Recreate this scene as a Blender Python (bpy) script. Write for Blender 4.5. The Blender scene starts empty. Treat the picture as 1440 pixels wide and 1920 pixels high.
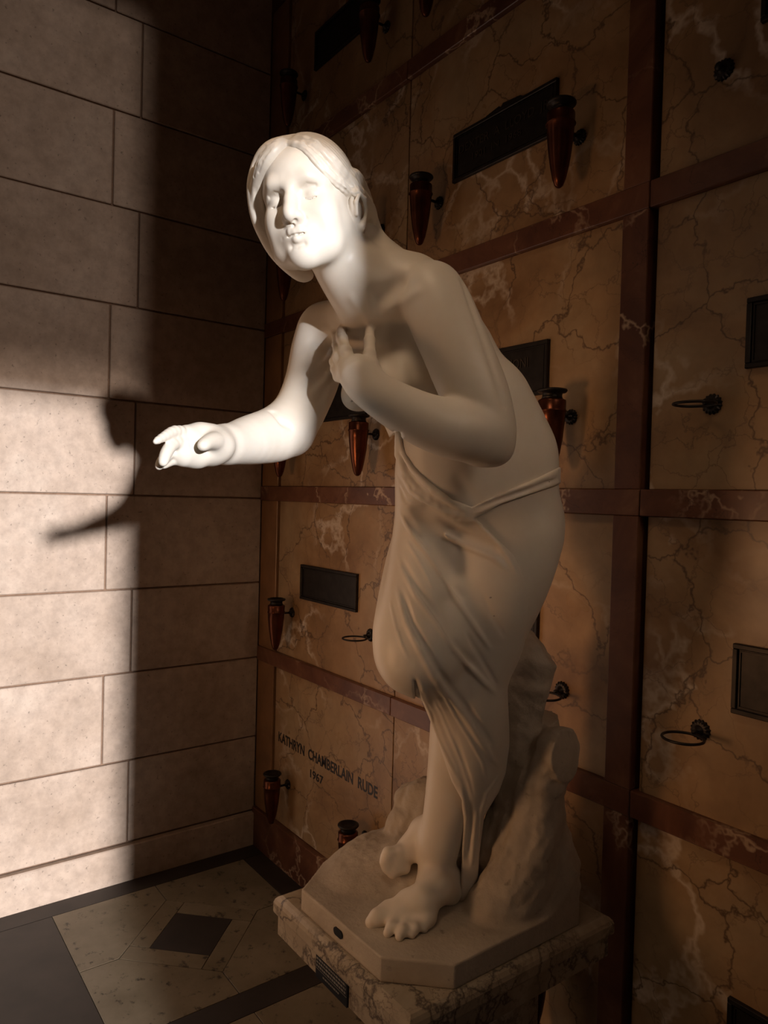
import bpy, bmesh, math, random, os, time
import numpy as np
from mathutils import Vector, Matrix, Euler
T0 = time.time()
random.seed(7); np.random.seed(7)
SC = bpy.context.scene
COL = SC.collection

# ------------------------------------------------------------------ camera
F = 1368.0
def nrm(v): v = np.asarray(v, float); return v/np.linalg.norm(v)
def _cam(px, py): return np.array([px-720, 960-py, -F])/F
_Y = nrm(_cam(2555, 981)); _X = -nrm(_cam(-300, 905)); _X = nrm(_X-_Y*(_X@_Y)); _Z = np.cross(_X, _Y)
M3 = np.array([_X, _Y, _Z])                      # camera frame -> world
CAM = np.array([2.997, -1.544, 1.6])
cd = bpy.data.cameras.new('camera'); co = bpy.data.objects.new('camera', cd); COL.objects.link(co)
cd.sensor_fit = 'HORIZONTAL'; cd.sensor_width = 36; cd.lens = F/1440*36
cd.clip_start = 0.05
m = Matrix([list(r) for r in M3]).to_4x4(); m.translation = Vector(CAM); co.matrix_world = m
SC.camera = co
# ------------------------------------------------------------------ light
SC.view_settings.view_transform = 'Standard'; SC.view_settings.look = 'None'
SC.view_settings.exposure = 0.0; SC.view_settings.gamma = 1.0; SC.view_settings.use_curve_mapping = False
try: SC.cycles.use_denoising = True
except Exception: pass
W = bpy.data.worlds.new('world'); SC.world = W; W.use_nodes = True
bg = W.node_tree.nodes['Background']; bg.inputs[0].default_value = (1.0, .72, .48, 1); bg.inputs[1].default_value = 0.014
# yaw frame: right and forward on the floor plane
FW = M3 @ np.array([0, 0, -1.]); FW[2] = 0; FW = nrm(FW); RT = np.cross(FW, [0, 0, 1.])
def lamp(name, kind, loc, aim, energy, color, **kw):
    l = bpy.data.lights.new(name, kind); o = bpy.data.objects.new(name, l); COL.objects.link(o)
    o.location = Vector(loc); d = Vector(aim)-Vector(loc); o.rotation_euler = d.to_track_quat('-Z', 'Y').to_euler()
    l.energy = energy; l.color = color
    for k, v in kw.items(): setattr(l, k, v)
    return o
SUN_H = nrm(-.484*RT + .875*FW)                  # horizontal heading of the low sun
SUN_E = math.radians(7)
SUN_D = nrm(SUN_H*math.cos(SUN_E) - np.array([0, 0, math.sin(SUN_E)]))
lamp('sun', 'SUN', CAM - SUN_D*4, CAM, 6.2, (.98, .97, 1.0), angle=math.radians(2.2))
def yf(r, f, z): return CAM*[1, 1, 0] + RT*r + FW*f + np.array([0, 0, z])
lamp('right_fill', 'AREA', yf(1.3, -.3, 2.5), yf(.16, 1.5, 1.30), .85, (1.0, .74, .54), shape='RECTANGLE', size=.6, size_y=.9, spread=math.radians(40))  # added fill that lifts the statue's right side, not a known window
lamp('ceiling_lamp', 'AREA', yf(-.45, .55, 3.7), yf(-.06, 1.75, 1.3), 1.05, (1.0, .69, .43), shape='DISK', size=.5, spread=math.radians(58))
lamp('warm_fill', 'AREA', yf(-1.75, .8, 1.2), yf(-.14, 2.0, 1.25), 2.5, (1.0, .54, .27), shape='RECTANGLE', size=.35, size_y=.5, spread=math.radians(72))  # added fill standing in for warm bounce from the lower left

# ------------------------------------------------------------------ helpers
def ray(px, py): return M3 @ _cam(px, py)
def P(px, py, D): return CAM + ray(px, py)*D
def G(px, py, z):
    d = ray(px, py); return CAM + d*((z-CAM[2])/d[2])
def link(name, me, mat=None, parent=None):
    o = bpy.data.objects.new(name, me); COL.objects.link(o)
    if mat and not me.materials: me.materials.append(mat)
    if parent: o.parent = parent
    return o
def bm_mesh(bm, name, smooth=False):
    bmesh.ops.recalc_face_normals(bm, faces=bm.faces)
    me = bpy.data.meshes.new(name); bm.to_mesh(me); bm.free()
    if smooth: me.shade_smooth()
    return me
def add_box(bm, lo, hi, bev=0.0, seg=1):
    lo = Vector(lo); hi = Vector(hi)
    r = bmesh.ops.create_cube(bm, size=1); vs = r['verts']
    for v in vs: v.co = Vector([(lo[i]+hi[i])/2 + v.co[i]*(hi[i]-lo[i]) for i in range(3)])
    if bev > 0:
        es = list({e for v in vs for e in v.link_edges})
        bmesh.ops.bevel(bm, geom=es, offset=bev, segments=seg, affect='EDGES', profile=.5)
def box(name, lo, hi, mat, parent=None, bev=0.0, seg=1):
    bm = bmesh.new(); add_box(bm, lo, hi, bev, seg); return link(name, bm_mesh(bm, name), mat, parent)
def add_lathe(bm, prof, n=24, loc=(0, 0, 0), axis='Z'):
    rings = []
    for r, z in prof:
        ring = []
        for i in range(n):
            a = 2*math.pi*i/n
            p = (r*math.cos(a), r*math.sin(a), z) if axis == 'Z' else (r*math.cos(a), -z, r*math.sin(a))
            ring.append(bm.verts.new(Vector(p)+Vector(loc)))
        rings.append(ring)
    for a, b in zip(rings, rings[1:]):
        for i in range(n): bm.faces.new((a[i], a[(i+1) % n], b[(i+1) % n], b[i]))
    bm.faces.new(rings[0]); bm.faces.new(rings[-1])
def add_tube(bm, pts, r, n=8, closed=False):
    pts = [Vector(p) for p in pts]; N = len(pts); rings = []
    for i, p in enumerate(pts):
        if closed: t = pts[(i+1) % N]-pts[i-1]
        else: t = pts[min(i+1, N-1)]-pts[max(i-1, 0)]
        t.normalize(); a = t.cross(Vector((0, 0, 1)));
        if a.length < .1: a = t.cross(Vector((1, 0, 0)))
        a.normalize(); b = t.cross(a)
        rings.append([bm.verts.new(p+(a*math.cos(2*math.pi*k/n)+b*math.sin(2*math.pi*k/n))*r) for k in range(n)])
    prs = list(zip(rings, rings[1:])) + ([(rings[-1], rings[0])] if closed else [])
    for A, B in prs:
        for k in range(n): bm.faces.new((A[k], A[(k+1) % n], B[(k+1) % n], B[k]))
    if not closed: bm.faces.new(rings[0]); bm.faces.new(rings[-1])
def prism(name, poly, z0, z1, mat, parent=None, bev=0.0):
    bm = bmesh.new(); vs = [bm.verts.new((x, y, z0)) for x, y in poly]; f = bm.faces.new(vs)
    r = bmesh.ops.extrude_face_region(bm, geom=[f])
    for v in [g for g in r['geom'] if isinstance(g, bmesh.types.BMVert)]: v.co.z = z1
    if bev: bmesh.ops.bevel(bm, geom=[e for e in bm.edges if all(v.co.z > z1-1e-6 for v in e.verts)], offset=bev, segments=1, affect='EDGES')
    return link(name, bm_mesh(bm, name), mat, parent)
def empty(name, loc, label=None, cat=None, group=None, kind=None):
    o = bpy.data.objects.new(name, None); COL.objects.link(o); o.location = Vector(loc); tag(o, label, cat, group, kind); return o
def tag(o, label=None, cat=None, group=None, kind=None):
    for k, v in dict(label=label, category=cat, group=group, kind=kind).items():
        if v: o[k] = v
    return o
def dup(root, loc, label, group=None):
    c = root.copy(); COL.objects.link(c); c.location = Vector(loc); c['label'] = label
    if group: c['group'] = group
    for ch in list(root.children):
        d = ch.copy(); COL.objects.link(d); d.parent = c
        for g in ch.children:
            e = g.copy(); COL.objects.link(e); e.parent = d
    return c

# ------------------------------------------------------------------ materials
class NT:
    def __init__(s, name):
        s.m = bpy.data.materials.new(name); s.m.use_nodes = True; s.t = s.m.node_tree; s.t.nodes.clear()
        s.out = s.n('ShaderNodeOutputMaterial'); s.b = s.n('ShaderNodeBsdfPrincipled'); s.l(s.b.outputs[0], s.out.inputs[0])
    def n(s, t, **kw):
        x = s.t.nodes.new(t)
        for k, v in kw.items(): setattr(x, k, v)
        return x
    def l(s, a, b): s.t.links.new(a, b)
    def val(s, sock, v):
        if hasattr(v, 'links') or isinstance(v, bpy.types.NodeSocket): s.l(v, sock)
        else: sock.default_value = v
    def coord(s, rnd=True, scale=(1, 1, 1)):
        g = s.n('ShaderNodeNewGeometry'); mp = s.n('ShaderNodeMapping'); s.l(g.outputs['Position'], mp.inputs[0]); mp.inputs['Scale'].default_value = scale
        if rnd:
            oi = s.n('ShaderNodeObjectInfo'); v = s.n('ShaderNodeVectorMath', operation='SCALE'); c = s.n('ShaderNodeCombineXYZ')
            s.l(oi.outputs['Random'], c.inputs[0]); s.l(oi.outputs['Random'], c.inputs[2]); s.l(c.outputs[0], v.inputs[0]); v.inputs['Scale'].default_value = 37
            s.l(v.outputs[0], mp.inputs['Location'])
        return mp.outputs[0]
    def noise(s, vec, scale, detail=4, rough=.55, dist=0):
        x = s.n('ShaderNodeTexNoise'); s.l(vec, x.inputs['Vector']); x.inputs['Scale'].default_value = scale; x.inputs['Detail'].default_value = detail
        x.inputs['Roughness'].default_value = rough; x.inputs['Distortion'].default_value = dist; return x.outputs['Fac']
    def math(s, op, a, b=0.0, c=0.0):
        x = s.n('ShaderNodeMath', operation=op); s.val(x.inputs[0], a); s.val(x.inputs[1], b); s.val(x.inputs[2], c); return x.outputs[0]
    def ramp(s, fac, stops):
        x = s.n('ShaderNodeValToRGB'); s.l(fac, x.inputs[0]); e = x.color_ramp.elements
        while len(e) < len(stops): e.new(.5)
        for i, (p, c) in enumerate(stops):
            e[i].position = p; e[i].color = (*c, 1) if isinstance(c, (tuple, list)) else (c, c, c, 1)
        return x.outputs[0]
    def mix(s, fac, a, b, mode='MIX'):
        x = s.n('ShaderNodeMix', data_type='RGBA', blend_type=mode); s.val(x.inputs[0], fac)
        for i, v in ((6, a), (7, b)):
            if isinstance(v, tuple): x.inputs[i].default_value = (*v, 1)
            else: s.l(v, x.inputs[i])
        return x.outputs[2]
    def vein(s, vec, scale, width, dist=0.25, mscale=1.3, mlo=.45, mhi=.6, warp=6.0):
        # cracks: voronoi cell borders on warped coordinates, kept where a mask noise is high
        nz = s.n('ShaderNodeTexNoise'); s.l(vec, nz.inputs['Vector']); nz.inputs['Scale'].default_value = warp; nz.inputs['Detail'].default_value = 5; nz.inputs['Roughness'].default_value = .6
        a = s.n('ShaderNodeVectorMath', operation='MULTIPLY_ADD'); s.l(nz.outputs['Color'], a.inputs[0]); a.inputs[1].default_value = (dist,)*3; s.l(vec, a.inputs[2])
        v = s.n('ShaderNodeTexVoronoi', feature='DISTANCE_TO_EDGE'); s.l(a.outputs[0], v.inputs['Vector']); v.inputs['Scale'].default_value = scale
        ln = s.ramp(v.outputs['Distance'], [(0, 1.0), (width, 0.0)])
        mk = s.ramp(s.noise(vec, mscale, 3), [(mlo, 0.0), (mhi, 1.0)])
        return s.math('MULTIPLY', ln, mk)
    def bump(s, h, strength, dist=.002):
        x = s.n('ShaderNodeBump'); s.l(h, x.inputs['Height']); x.inputs['Strength'].default_value = strength; x.inputs['Distance'].default_value = dist
        s.l(x.outputs[0], s.b.inputs['Normal'])
    def set(s, color=None, rough=.5, metal=0, spec=.5, **kw):
        if color is not None:
            if isinstance(color, tuple): s.b.inputs['Base Color'].default_value = (*color, 1)
            else: s.l(color, s.b.inputs['Base Color'])
        s.val(s.b.inputs['Roughness'], rough); s.b.inputs['Metallic'].default_value = metal; s.b.inputs['Specular IOR Level'].default_value = spec
        for k, v in kw.items(): s.b.inputs[k].default_value = v
        return s.m

def mat_panel(name='veined_ochre_marble', tone=1.0):
    t = NT(name); v = t.coord()
    c = t.ramp(t.noise(v, 2.2, 5, .6, .6), [(.32, (.235*tone, .125*tone, .055*tone)), (.5, (.36*tone, .215*tone, .105*tone)), (.68, (.40*tone, .275*tone, .155*tone))])
    c2 = t.ramp(t.noise(v, 9, 5, .65), [(.35, .82), (.7, 1.08)]); c = t.mix(1.0, c, c2, 'MULTIPLY')
    wv = t.vein(v, 2.6, .045, .5, 1.6, .46, .58, 3.0); c = t.mix(t.math('MULTIPLY', wv, .8), c, (.66, .54, .42))
    d1 = t.vein(v, 3.4, .017, .24, 2.2, .30, .42, 5.0); c = t.mix(t.math('MULTIPLY', d1, .9), c, (.10, .055, .03))
    d2 = t.vein(v, 8.0, .024, .16, 3.0, .40, .52, 9.0); c = t.mix(t.math('MULTIPLY', d2, .6), c, (.14, .08, .045))
    r = t.ramp(t.noise(v, 5, 3), [(.3, .26), (.7, .42)])
    m = t.set(c, r, spec=.45); t.bump(t.noise(v, 30, 4), .05, .002); return m
def mat_red(name='red_brown_marble'):
    t = NT(name); v = t.coord()
    c = t.ramp(t.noise(v, 6, 5, .6, .8), [(.3, (.085, .030, .018)), (.55, (.15, .060, .032)), (.72, (.22, .105, .056))])
    wv = t.vein(v, 3.5, .03, .5, 2.0, .5, .6, 3.5); c = t.mix(t.math('MULTIPLY', wv, .85), c, (.52, .36, .24))
    d = t.vein(v, 7, .012, .3, 2.0, .42, .6, 7); c = t.mix(t.math('MULTIPLY', d, .7), c, (.03, .012, .01))
    return t.set(c, .30, spec=.4)
def mat_limestone():
    t = NT('pale_limestone'); v = t.coord()
    c = t.ramp(t.noise(v, 3.0, 6, .6), [(.3, (.36, .262, .192)), (.55, (.455, .342, .262)), (.75, (.515, .405, .320))])
    c = t.mix(1.0, c, t.ramp(t.noise(v, 22, 6, .7), [(.3, .80), (.62, 1.06)]), 'MULTIPLY')
    pit = t.ramp(t.noise(v, 70, 3, .6), [(.27, .55), (.36, 1.0)]); c = t.mix(1.0, c, pit, 'MULTIPLY')
    m = t.set(c, .75, spec=.25); t.bump(t.noise(v, 45, 6, .65), .25, .003); return m
def mat_statue():
    t = NT('white_statuary_marble'); v = t.coord(False)
    c = t.ramp(t.noise(v, 5, 5, .6), [(.3, (.66, .58, .48)), (.7, (.76, .70, .61))])
    sp = t.ramp(t.noise(v, 46, 2, .5), [(.17, .45), (.20, 1.0)]); c = t.mix(1.0, c, sp, 'MULTIPLY')
    m = t.set(c, .42, spec=.4); t.b.inputs['Subsurface Weight'].default_value = .12; t.b.inputs['Subsurface Radius'].default_value = (.012, .008, .005); t.b.inputs['Subsurface Scale'].default_value = .5
    return m
def mat_rock():
    t = NT('rough_carved_marble'); v = t.coord(False)
    c = t.ramp(t.noise(v, 7, 6, .65), [(.3, (.36, .30, .235)), (.7, (.52, .45, .36))])
    c = t.mix(1.0, c, t.ramp(t.noise(v, 38, 4, .6), [(.22, .5), (.36, 1.0)]), 'MULTIPLY')
    m = t.set(c, .62, spec=.3); t.bump(t.noise(v, 90, 5, .6), .7, .003); return m
def mat_breccia():
    t = NT('grey_veined_white_marble'); v = t.coord(False)
    c = t.ramp(t.noise(v, 6, 5, .6, .5), [(.3, (.26, .20, .14)), (.7, (.50, .43, .33))])
    d = t.vein(v, 11, .10, .25, 4, .36, .46, 9); c = t.mix(t.math('MULTIPLY', d, .85), c, (.07, .055, .05))
    d2 = t.vein(v, 24, .06, .14, 7, .45, .55, 16); c = t.mix(t.math('MULTIPLY', d2, .6), c, (.11, .085, .07))
    m = t.set(c, .22, spec=.5); t.bump(t.noise(v, 60, 4), .06, .002); return m
def mat_plain(name, col, rough=.5, metal=0, var=.15, scale=20, spec=.5, **kw):
    t = NT(name); v = t.coord()
    c = t.ramp(t.noise(v, scale, 4), [(.3, tuple(x*(1-var) for x in col)), (.7, tuple(x*(1+var) for x in col))])
    return t.set(c, rough, metal, spec, **kw)
def mat_floor_cream():
    t = NT('travertine_tile'); v = t.coord()
    c = t.ramp(t.noise(v, 5, 6, .65), [(.3, (.15, .115, .07)), (.7, (.24, .19, .125))])
    pit = t.ramp(t.noise(v, 26, 5, .7), [(.33, .25), (.42, 1.0)]); c = t.mix(1.0, c, pit, 'MULTIPLY')
    return t.set(c, .42, spec=.35)
MP = mat_panel(); MR = mat_red(); ML = mat_limestone(); MS = mat_statue(); MK = mat_rock(); MB = mat_breccia(); MFC = mat_floor_cream()
MCO = mat_plain('ochre_brown_marble', (.26, .13, .055), .35, var=.3, scale=7)
MFD = mat_plain('dark_floor_marble', (.030, .021, .016), .55, var=.3, scale=9)
MBR = mat_plain('patinated_bronze', (.030, .024, .020), .42, .7, .3, 30)
MLT = mat_plain('raised_bronze_letter', (.075, .058, .042), .38, .7, .2, 30)
MCU = mat_plain('copper_bronze', (.12, .036, .016), .30, .85, .25, 25)
MMO = mat_plain('mortar', (.20, .12, .075), .9, 0, .2, 60)
MGR = mat_plain('dark_joint', (.02, .012, .01), .8)
MIN = mat_plain('black_inlaid_letter', (.018, .014, .013), .4)
MBK = mat_plain('black_engraved_plate', (.012, .012, .016), .35, .3)
MSI = mat_plain('silver_engraving', (.35, .33, .30), .4, .5)

# ------------------------------------------------------------------ setting
XR, YN, ZT = 4.6, -4.2, 4.3
def struct(o): o['kind'] = 'structure'; return o
floor = struct(box('floor', (-.1, YN, -.12), (XR, .1, -.006), MGR))
wl = struct(box('wall_left', (-.15, YN, -.006), (-.012, .1, ZT), MMO))
ZC = [.15, .491, .854, 1.197, 1.58, 1.963, 2.34, 2.728, 3.104, 3.485, 3.87, 4.25]
for i, (a, b) in enumerate(zip(ZC, ZC[1:])):
    j = -.583 if i % 2 == 0 else -.690; ys = [-.004, j]
    while ys[-1] > YN: ys.append(ys[-1]-random.choice([.86, .95, 1.05]))
    for y1, y0 in zip(ys, ys[1:]):
        e = random.uniform(-.0015, .0015)
        box('stone_block', (-.02, y0+.0035, a+.0035), (e, y1-.0035, b-.0035), ML, wl, .003)
bl = struct(box('baseboard_left', (-.012, YN, -.005), (.022, -.002, .146), ML, None, .004))

wr = struct(box('wall_right', (-.1, .035, -.006), (XR, .16, ZT), MGR))
TR = [(.845, .909), (1.571, 1.635), (2.304, 2.367), (3.022, 3.085), (3.755, 3.818)]
PX = [(0.157, 1.009), (1.012, 1.888), (1.976, 2.830), (2.833, 3.70), (3.79, 4.6)]
ROWB = [.172]+[b for a, b in TR]; ROWT = [a for a, b in TR]+[ZT]
for zb, zt in zip(ROWB, ROWT):
    for x0, x1 in PX:
        box('marble_panel', (x0+.0008, .004, zb), (x1-.0008, .04, zt), MP, wr, .0015)
for zb, zt in zip([.172]+[b for a, b in TR], [a for a, b in TR]+[ZT]):
    for x0, x1 in ((1.889, 1.962), (3.705, 3.778)):
        box('pilaster_block', (x0, -.012, zb), (x1, .04, zt), MR, wr, .002)
    box('corner_strip', (.002, -.006, zb), (.150, .04, zt), MCO, wr, .002)
for a, b in TR:
    for x0, x1 in ((.002, 1.009), (1.011, 1.962), (1.964, 2.83), (2.832, 3.778), (3.78, 4.6)):
        box('trim_strip', (x0, -.013, a), (x1, .04, b), MR, wr, .002)
br = struct(box('baseboard_right', (.002, -.02, -.005), (XR, .038, .170), MR, None, .003))
ceil = struct(box('ceiling', (-.15, YN, ZT), (XR, .16, ZT+.1), ML))

# floor inlay: squares of travertine with a dark diamond, dark bands between
CX, CY, H = .508, -.505, .390
def tile(poly, mat): prism('floor_tile', poly, -.02, 0, mat, floor, .0008)
def shrink(poly, e=.0012):
    cx = sum(p[0] for p in poly)/len(poly); cy = sum(p[1] for p in poly)/len(poly)
    out = []
    for x, y in poly:
        d = math.hypot(x-cx, y-cy) or 1; out.append((x-(x-cx)/d*e*1.4, y-(y-cy)/d*e*1.4))
    return out
def square(cx, cy):
    a, b = .262, .157
    dirs = [(1, 0), (0, 1), (-1, 0), (0, -1)]
    for k in range(4):
        (x0, y0), (x1, y1) = dirs[k], dirs[(k+1) % 4]
        tile(shrink([(cx+x0*a, cy+y0*a), (cx+x0*H, cy+y0*H), (cx+(x0+x1)*H, cy+(y0+y1)*H), (cx+x1*H, cy+y1*H), (cx+x1*a, cy+y1*a)]), MFC)
        # pinwheel strip: outer corner k to the inner side carried to the next strip
        o0 = Vector((x0, y0))*a; o1 = Vector((x1, y1))*a; i0 = Vector((x0, y0))*b; i1 = Vector((x1, y1))*b
        t = (o1-o0).normalized(); w = (a-b)/math.sqrt(2)
        p = [o0, o1-t*w, i1, i0-t*w]
        tile(shrink([(cx+q.x, cy+q.y) for q in p]), MFC)
    tile(shrink([(cx+d[0]*b, cy+d[1]*b) for d in dirs]), MFD)
S = H+.052
for ix in range(3):
    for iy in range(2):
        cx, cy = CX+ix*2*S, CY-iy*(2*S+.35)
        square(cx, cy)
def band(x0, y0, x1, y1): tile([(x0+.001, y0+.001), (x1-.001, y0+.001), (x1-.001, y1-.001), (x0+.001, y1-.001)], MFD)
band(0.0, YN, CX-H, .03)
band(CX-H, CY+H, XR, .03)
for ix in range(3):
    x1 = CX+ix*2*S+H; band(x1, CY-H, x1+2*S-2*H, CY+H)
band(CX-H, CY-H-.454, XR, CY-H)
yb = CY-(2*S+.35)
for ix in range(3):
    x1 = CX+ix*2*S+H; band(x1, yb-H, x1+2*S-2*H, yb+H)
band(CX-H, YN, XR, yb-H)

# wall behind the camera with the tall doorway the low sun comes through
def door_wall():
    L = yf(0, -1.0, 0)                     # a wall across the sun's heading, 1 m behind the camera
    side = np.cross(SUN_H, [0, 0, 1.])     # to the right as the light sees it
    # beam edge: line through the point just right of the face
    E0 = yf(-.066, 1.25, 0); s_edge = float((E0-L) @ side)
    d0 = float((L-E0) @ SUN_H)
    drop = math.tan(SUN_E)*(-d0)
    top = 2.18 + drop
    bm = bmesh.new()
    w = s_edge
    def slab(s0, s1, z0, z1):
        pts = []
        for s in (s0, s1):
            for q in (0, -.12):
                for z in (z0, z1): pts.append(Vector(L + side*s + SUN_H*q + np.array([0, 0, z])))
        vs = [bm.verts.new(p) for p in pts]
        for f in ((0, 1, 3, 2), (4, 6, 7, 5), (0, 4, 5, 1), (2, 3, 7, 6), (0, 2, 6, 4), (1, 5, 7, 3)): bm.faces.new([vs[i] for i in f])
    zj = 1.90 + drop                      # unseen blocker added beside the opening, keeps the sun off the chest
    slab(w, w+1.7, 0, ZT); slab(w-.045, w, 0, zj); slab(w-1.3, w, 4.0, ZT); slab(w-3.2, w-1.3, 0, ZT)
    wb = struct(link('wall_back', bm_mesh(bm, 'wall_back'), ML))
    for z0, z1, g in ((top, top+.14, .22), (top+.14, 4.0, .085)):  # unseen tinted sheets added to dim the upper part of the beam
        t = NT('beam_dimmer'); tr = t.n('ShaderNodeBsdfTransparent'); tr.inputs[0].default_value = (g, g*.86, g*.74, 1); t.l(tr.outputs[0], t.out.inputs[0])
        q = [Vector(L + side*s_ + SUN_H*-.06 + np.array([0, 0, z])) for s_, z in ((w-1.3, z0), (w, z0), (w, z1), (w-1.3, z1))]
        bm = bmesh.new(); bm.faces.new([bm.verts.new(v) for v in q]); link('beam_dimmer_pane', bm_mesh(bm, 'beam_dimmer_pane'), t.m, wb)
door_wall()


# ------------------------------------------------------------------ bronze fittings on the crypt wall
def make_rosette(with_ring):
    bm = bmesh.new()
    n = 16; prof = [(.0, .020), (.006, .020), (.010, .015), (.014, .010), (.020, .009), (.025, .005), (.026, .0)]
    rings = []
    for r, y in reversed(prof[1:]):
        ring = []
        for i in range(n*2):
            a = math.pi*i/n; rr = r*(1+(.10 if i % 2 else -.04)*(r > .018)); ring.append(bm.verts.new((rr*math.cos(a), -y, rr*math.sin(a))))
        rings.append(ring)
    for a, b in zip(rings, rings[1:]):
        for i in range(2*n): bm.faces.new((a[i], a[(i+1) % (2*n)], b[(i+1) % (2*n)], b[i]))
    bm.faces.new(rings[0]); bm.faces.new(rings[-1])
    return bm_mesh(bm, 'rosette')
ME_ROS = make_rosette(True)
def ring_mesh(yc, r, zc=0.0, t=.0028):
    bm = bmesh.new(); add_tube(bm, [(r*math.cos(a), yc+r*math.sin(a), zc) for a in [2*math.pi*i/36 for i in range(36)]], t, 8, True)
    return bm_mesh(bm, 'ring', True)
def arm_mesh(y1):
    bm = bmesh.new(); add_tube(bm, [(0, -.012, 0), (0, y1, 0)], .0045, 10); return bm_mesh(bm, 'arm', True)
# vase local origin: rosette centre on the wall
VZ = [(-.153, .0), (-.152, .004), (-.147, .0085), (-.130, .0135), (-.10, .0185), (-.06, .0232), (-.02, .0262), (.004, .0272), (.006, .0287), (.011, .0289), (.013, .0274), (.034, .0278), (.0365, .027), (.040, .0215)]
VCAP = [(.0395, .0215), (.046, .0195), (.054, .0200), (.056, .0275), (.060, .0300), (.064, .0290), (.066, .022), (.058, .018)]
EV = -.078
def vase_mesh(prof, name):
    bm = bmesh.new(); add_lathe(bm, [(max(r*1.29, .0008), z) for z, r in prof], 28, (0, EV, 0)); return bm_mesh(bm, name, True)
def build_vase():
    root = empty('flower_vase', (0, 0, 0), 'x', 'vase')
    link('rosette', ME_ROS, MBR, root).scale = (.74, .9, .74); link('vase_arm', arm_mesh(EV+.030), MBR, root)
    b = link('vase_body', vase_mesh(VZ, 'vase_body'), MCU, root)
    link('vase_rim', vase_mesh(VCAP, 'vase_rim'), MBR, root)
    bm = bmesh.new(); add_tube(bm, [(.0369*math.cos(a), EV+.0369*math.sin(a), .0085) for a in [2*math.pi*i/36 for i in range(36)]], .0016, 6, True)
    link('band', bm_mesh(bm, 'band', True), MCU, b)
    return root
def build_holder(ring=True):
    root = empty('ring_holder' if ring else 'wall_rosette', (0, 0, 0), 'x', 'vase holder' if ring else 'rosette')
    link('rosette', ME_ROS, MBR, root).scale = (.84, 1, .84)
    if ring:
        link('holder_arm', arm_mesh(-.032), MBR, root); link('ring', ring_mesh(-.072, .043, -.006, .0032), MBR, root)
    else:
        bm = bmesh.new(); add_lathe(bm, [(.004, .018), (.009, .021), (.009, .026), (.003, .029)], 12, axis='Y'); link('bolt', bm_mesh(bm, 'bolt', True), MBR, root)
    return root
RX = [.288, .862, 1.176, 1.738, 2.128]
def rz(row): return ROWB[row]+.190
GV = 'copper flower vases on the crypt wall'
V = [
 (4, 0, 'copper flower vase high in the corner by the stone wall, top left of the crypts'),
 (4, 1, 'copper flower vase overlapping the wide plaque at the top edge'),
 (4, 2, 'copper flower vase cut off by the top edge, only its tip showing'),
 (3, 0, 'dark flower vase beside the corner, behind the statue\'s chin and hair'),
 (3, 1, 'flower vase mostly hidden behind the back of the statue\'s head'),
 (3, 2, 'copper flower vase hanging right of the statue\'s head, left of the notched plaque'),
 (3, 3, 'copper flower vase with orange glint overlapping the right end of the notched plaque'),
 (2, 0, 'dark flower vase in the corner just below the outstretched forearm'),
 (2, 1, 'dark copper flower vase hanging between the two arms, under a plaque'),
 (2, 3, 'copper flower vase beside the statue\'s lower back, under the plaque reading NONI'),
 (1, 0, 'dark flower vase at the corner left of the small blank-looking plaque'),
 (0, 0, 'dark flower vase at the corner below the carved name KATHRYN'),
 (0, 1, 'dark flower vase half hidden behind the left edge of the rock base'),
 (0, 3, 'dark flower vase seen under the right side of the pedestal slab'),
]
v0 = build_vase()
for i, (row, c, lab) in enumerate(V):
    loc = (RX[c], .004, rz(row))
    if i == 0: v0.location = loc; v0['label'] = lab; v0['group'] = GV
    else: dup(v0, loc, lab, GV)
h0 = build_holder(True)
for i, (row, c, lab) in enumerate([(1, 1, 'empty dark ring holder below the small plaque, left of the draped knee'),
        (1, 3, 'empty ring holder on a rosette, half hidden behind the broken stump branch'),
        (2, 4, 'empty ring holder seen edge-on, right of the pilaster at hip height'),
        (1, 4, 'empty round ring holder right of the pilaster, level with the stump')]):
    if i == 0: h0.location = (RX[c], .004, rz(row)); h0['label'] = lab; h0['group'] = 'empty ring holders on the crypt wall'
    else: dup(h0, (RX[c], .004, rz(row)), lab, 'empty ring holders on the crypt wall')
r0 = build_holder(False); r0.location = (RX[4], .004, rz(3)); r0['label'] = 'lone dark bronze rosette without a ring, upper right of the wall'

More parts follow.
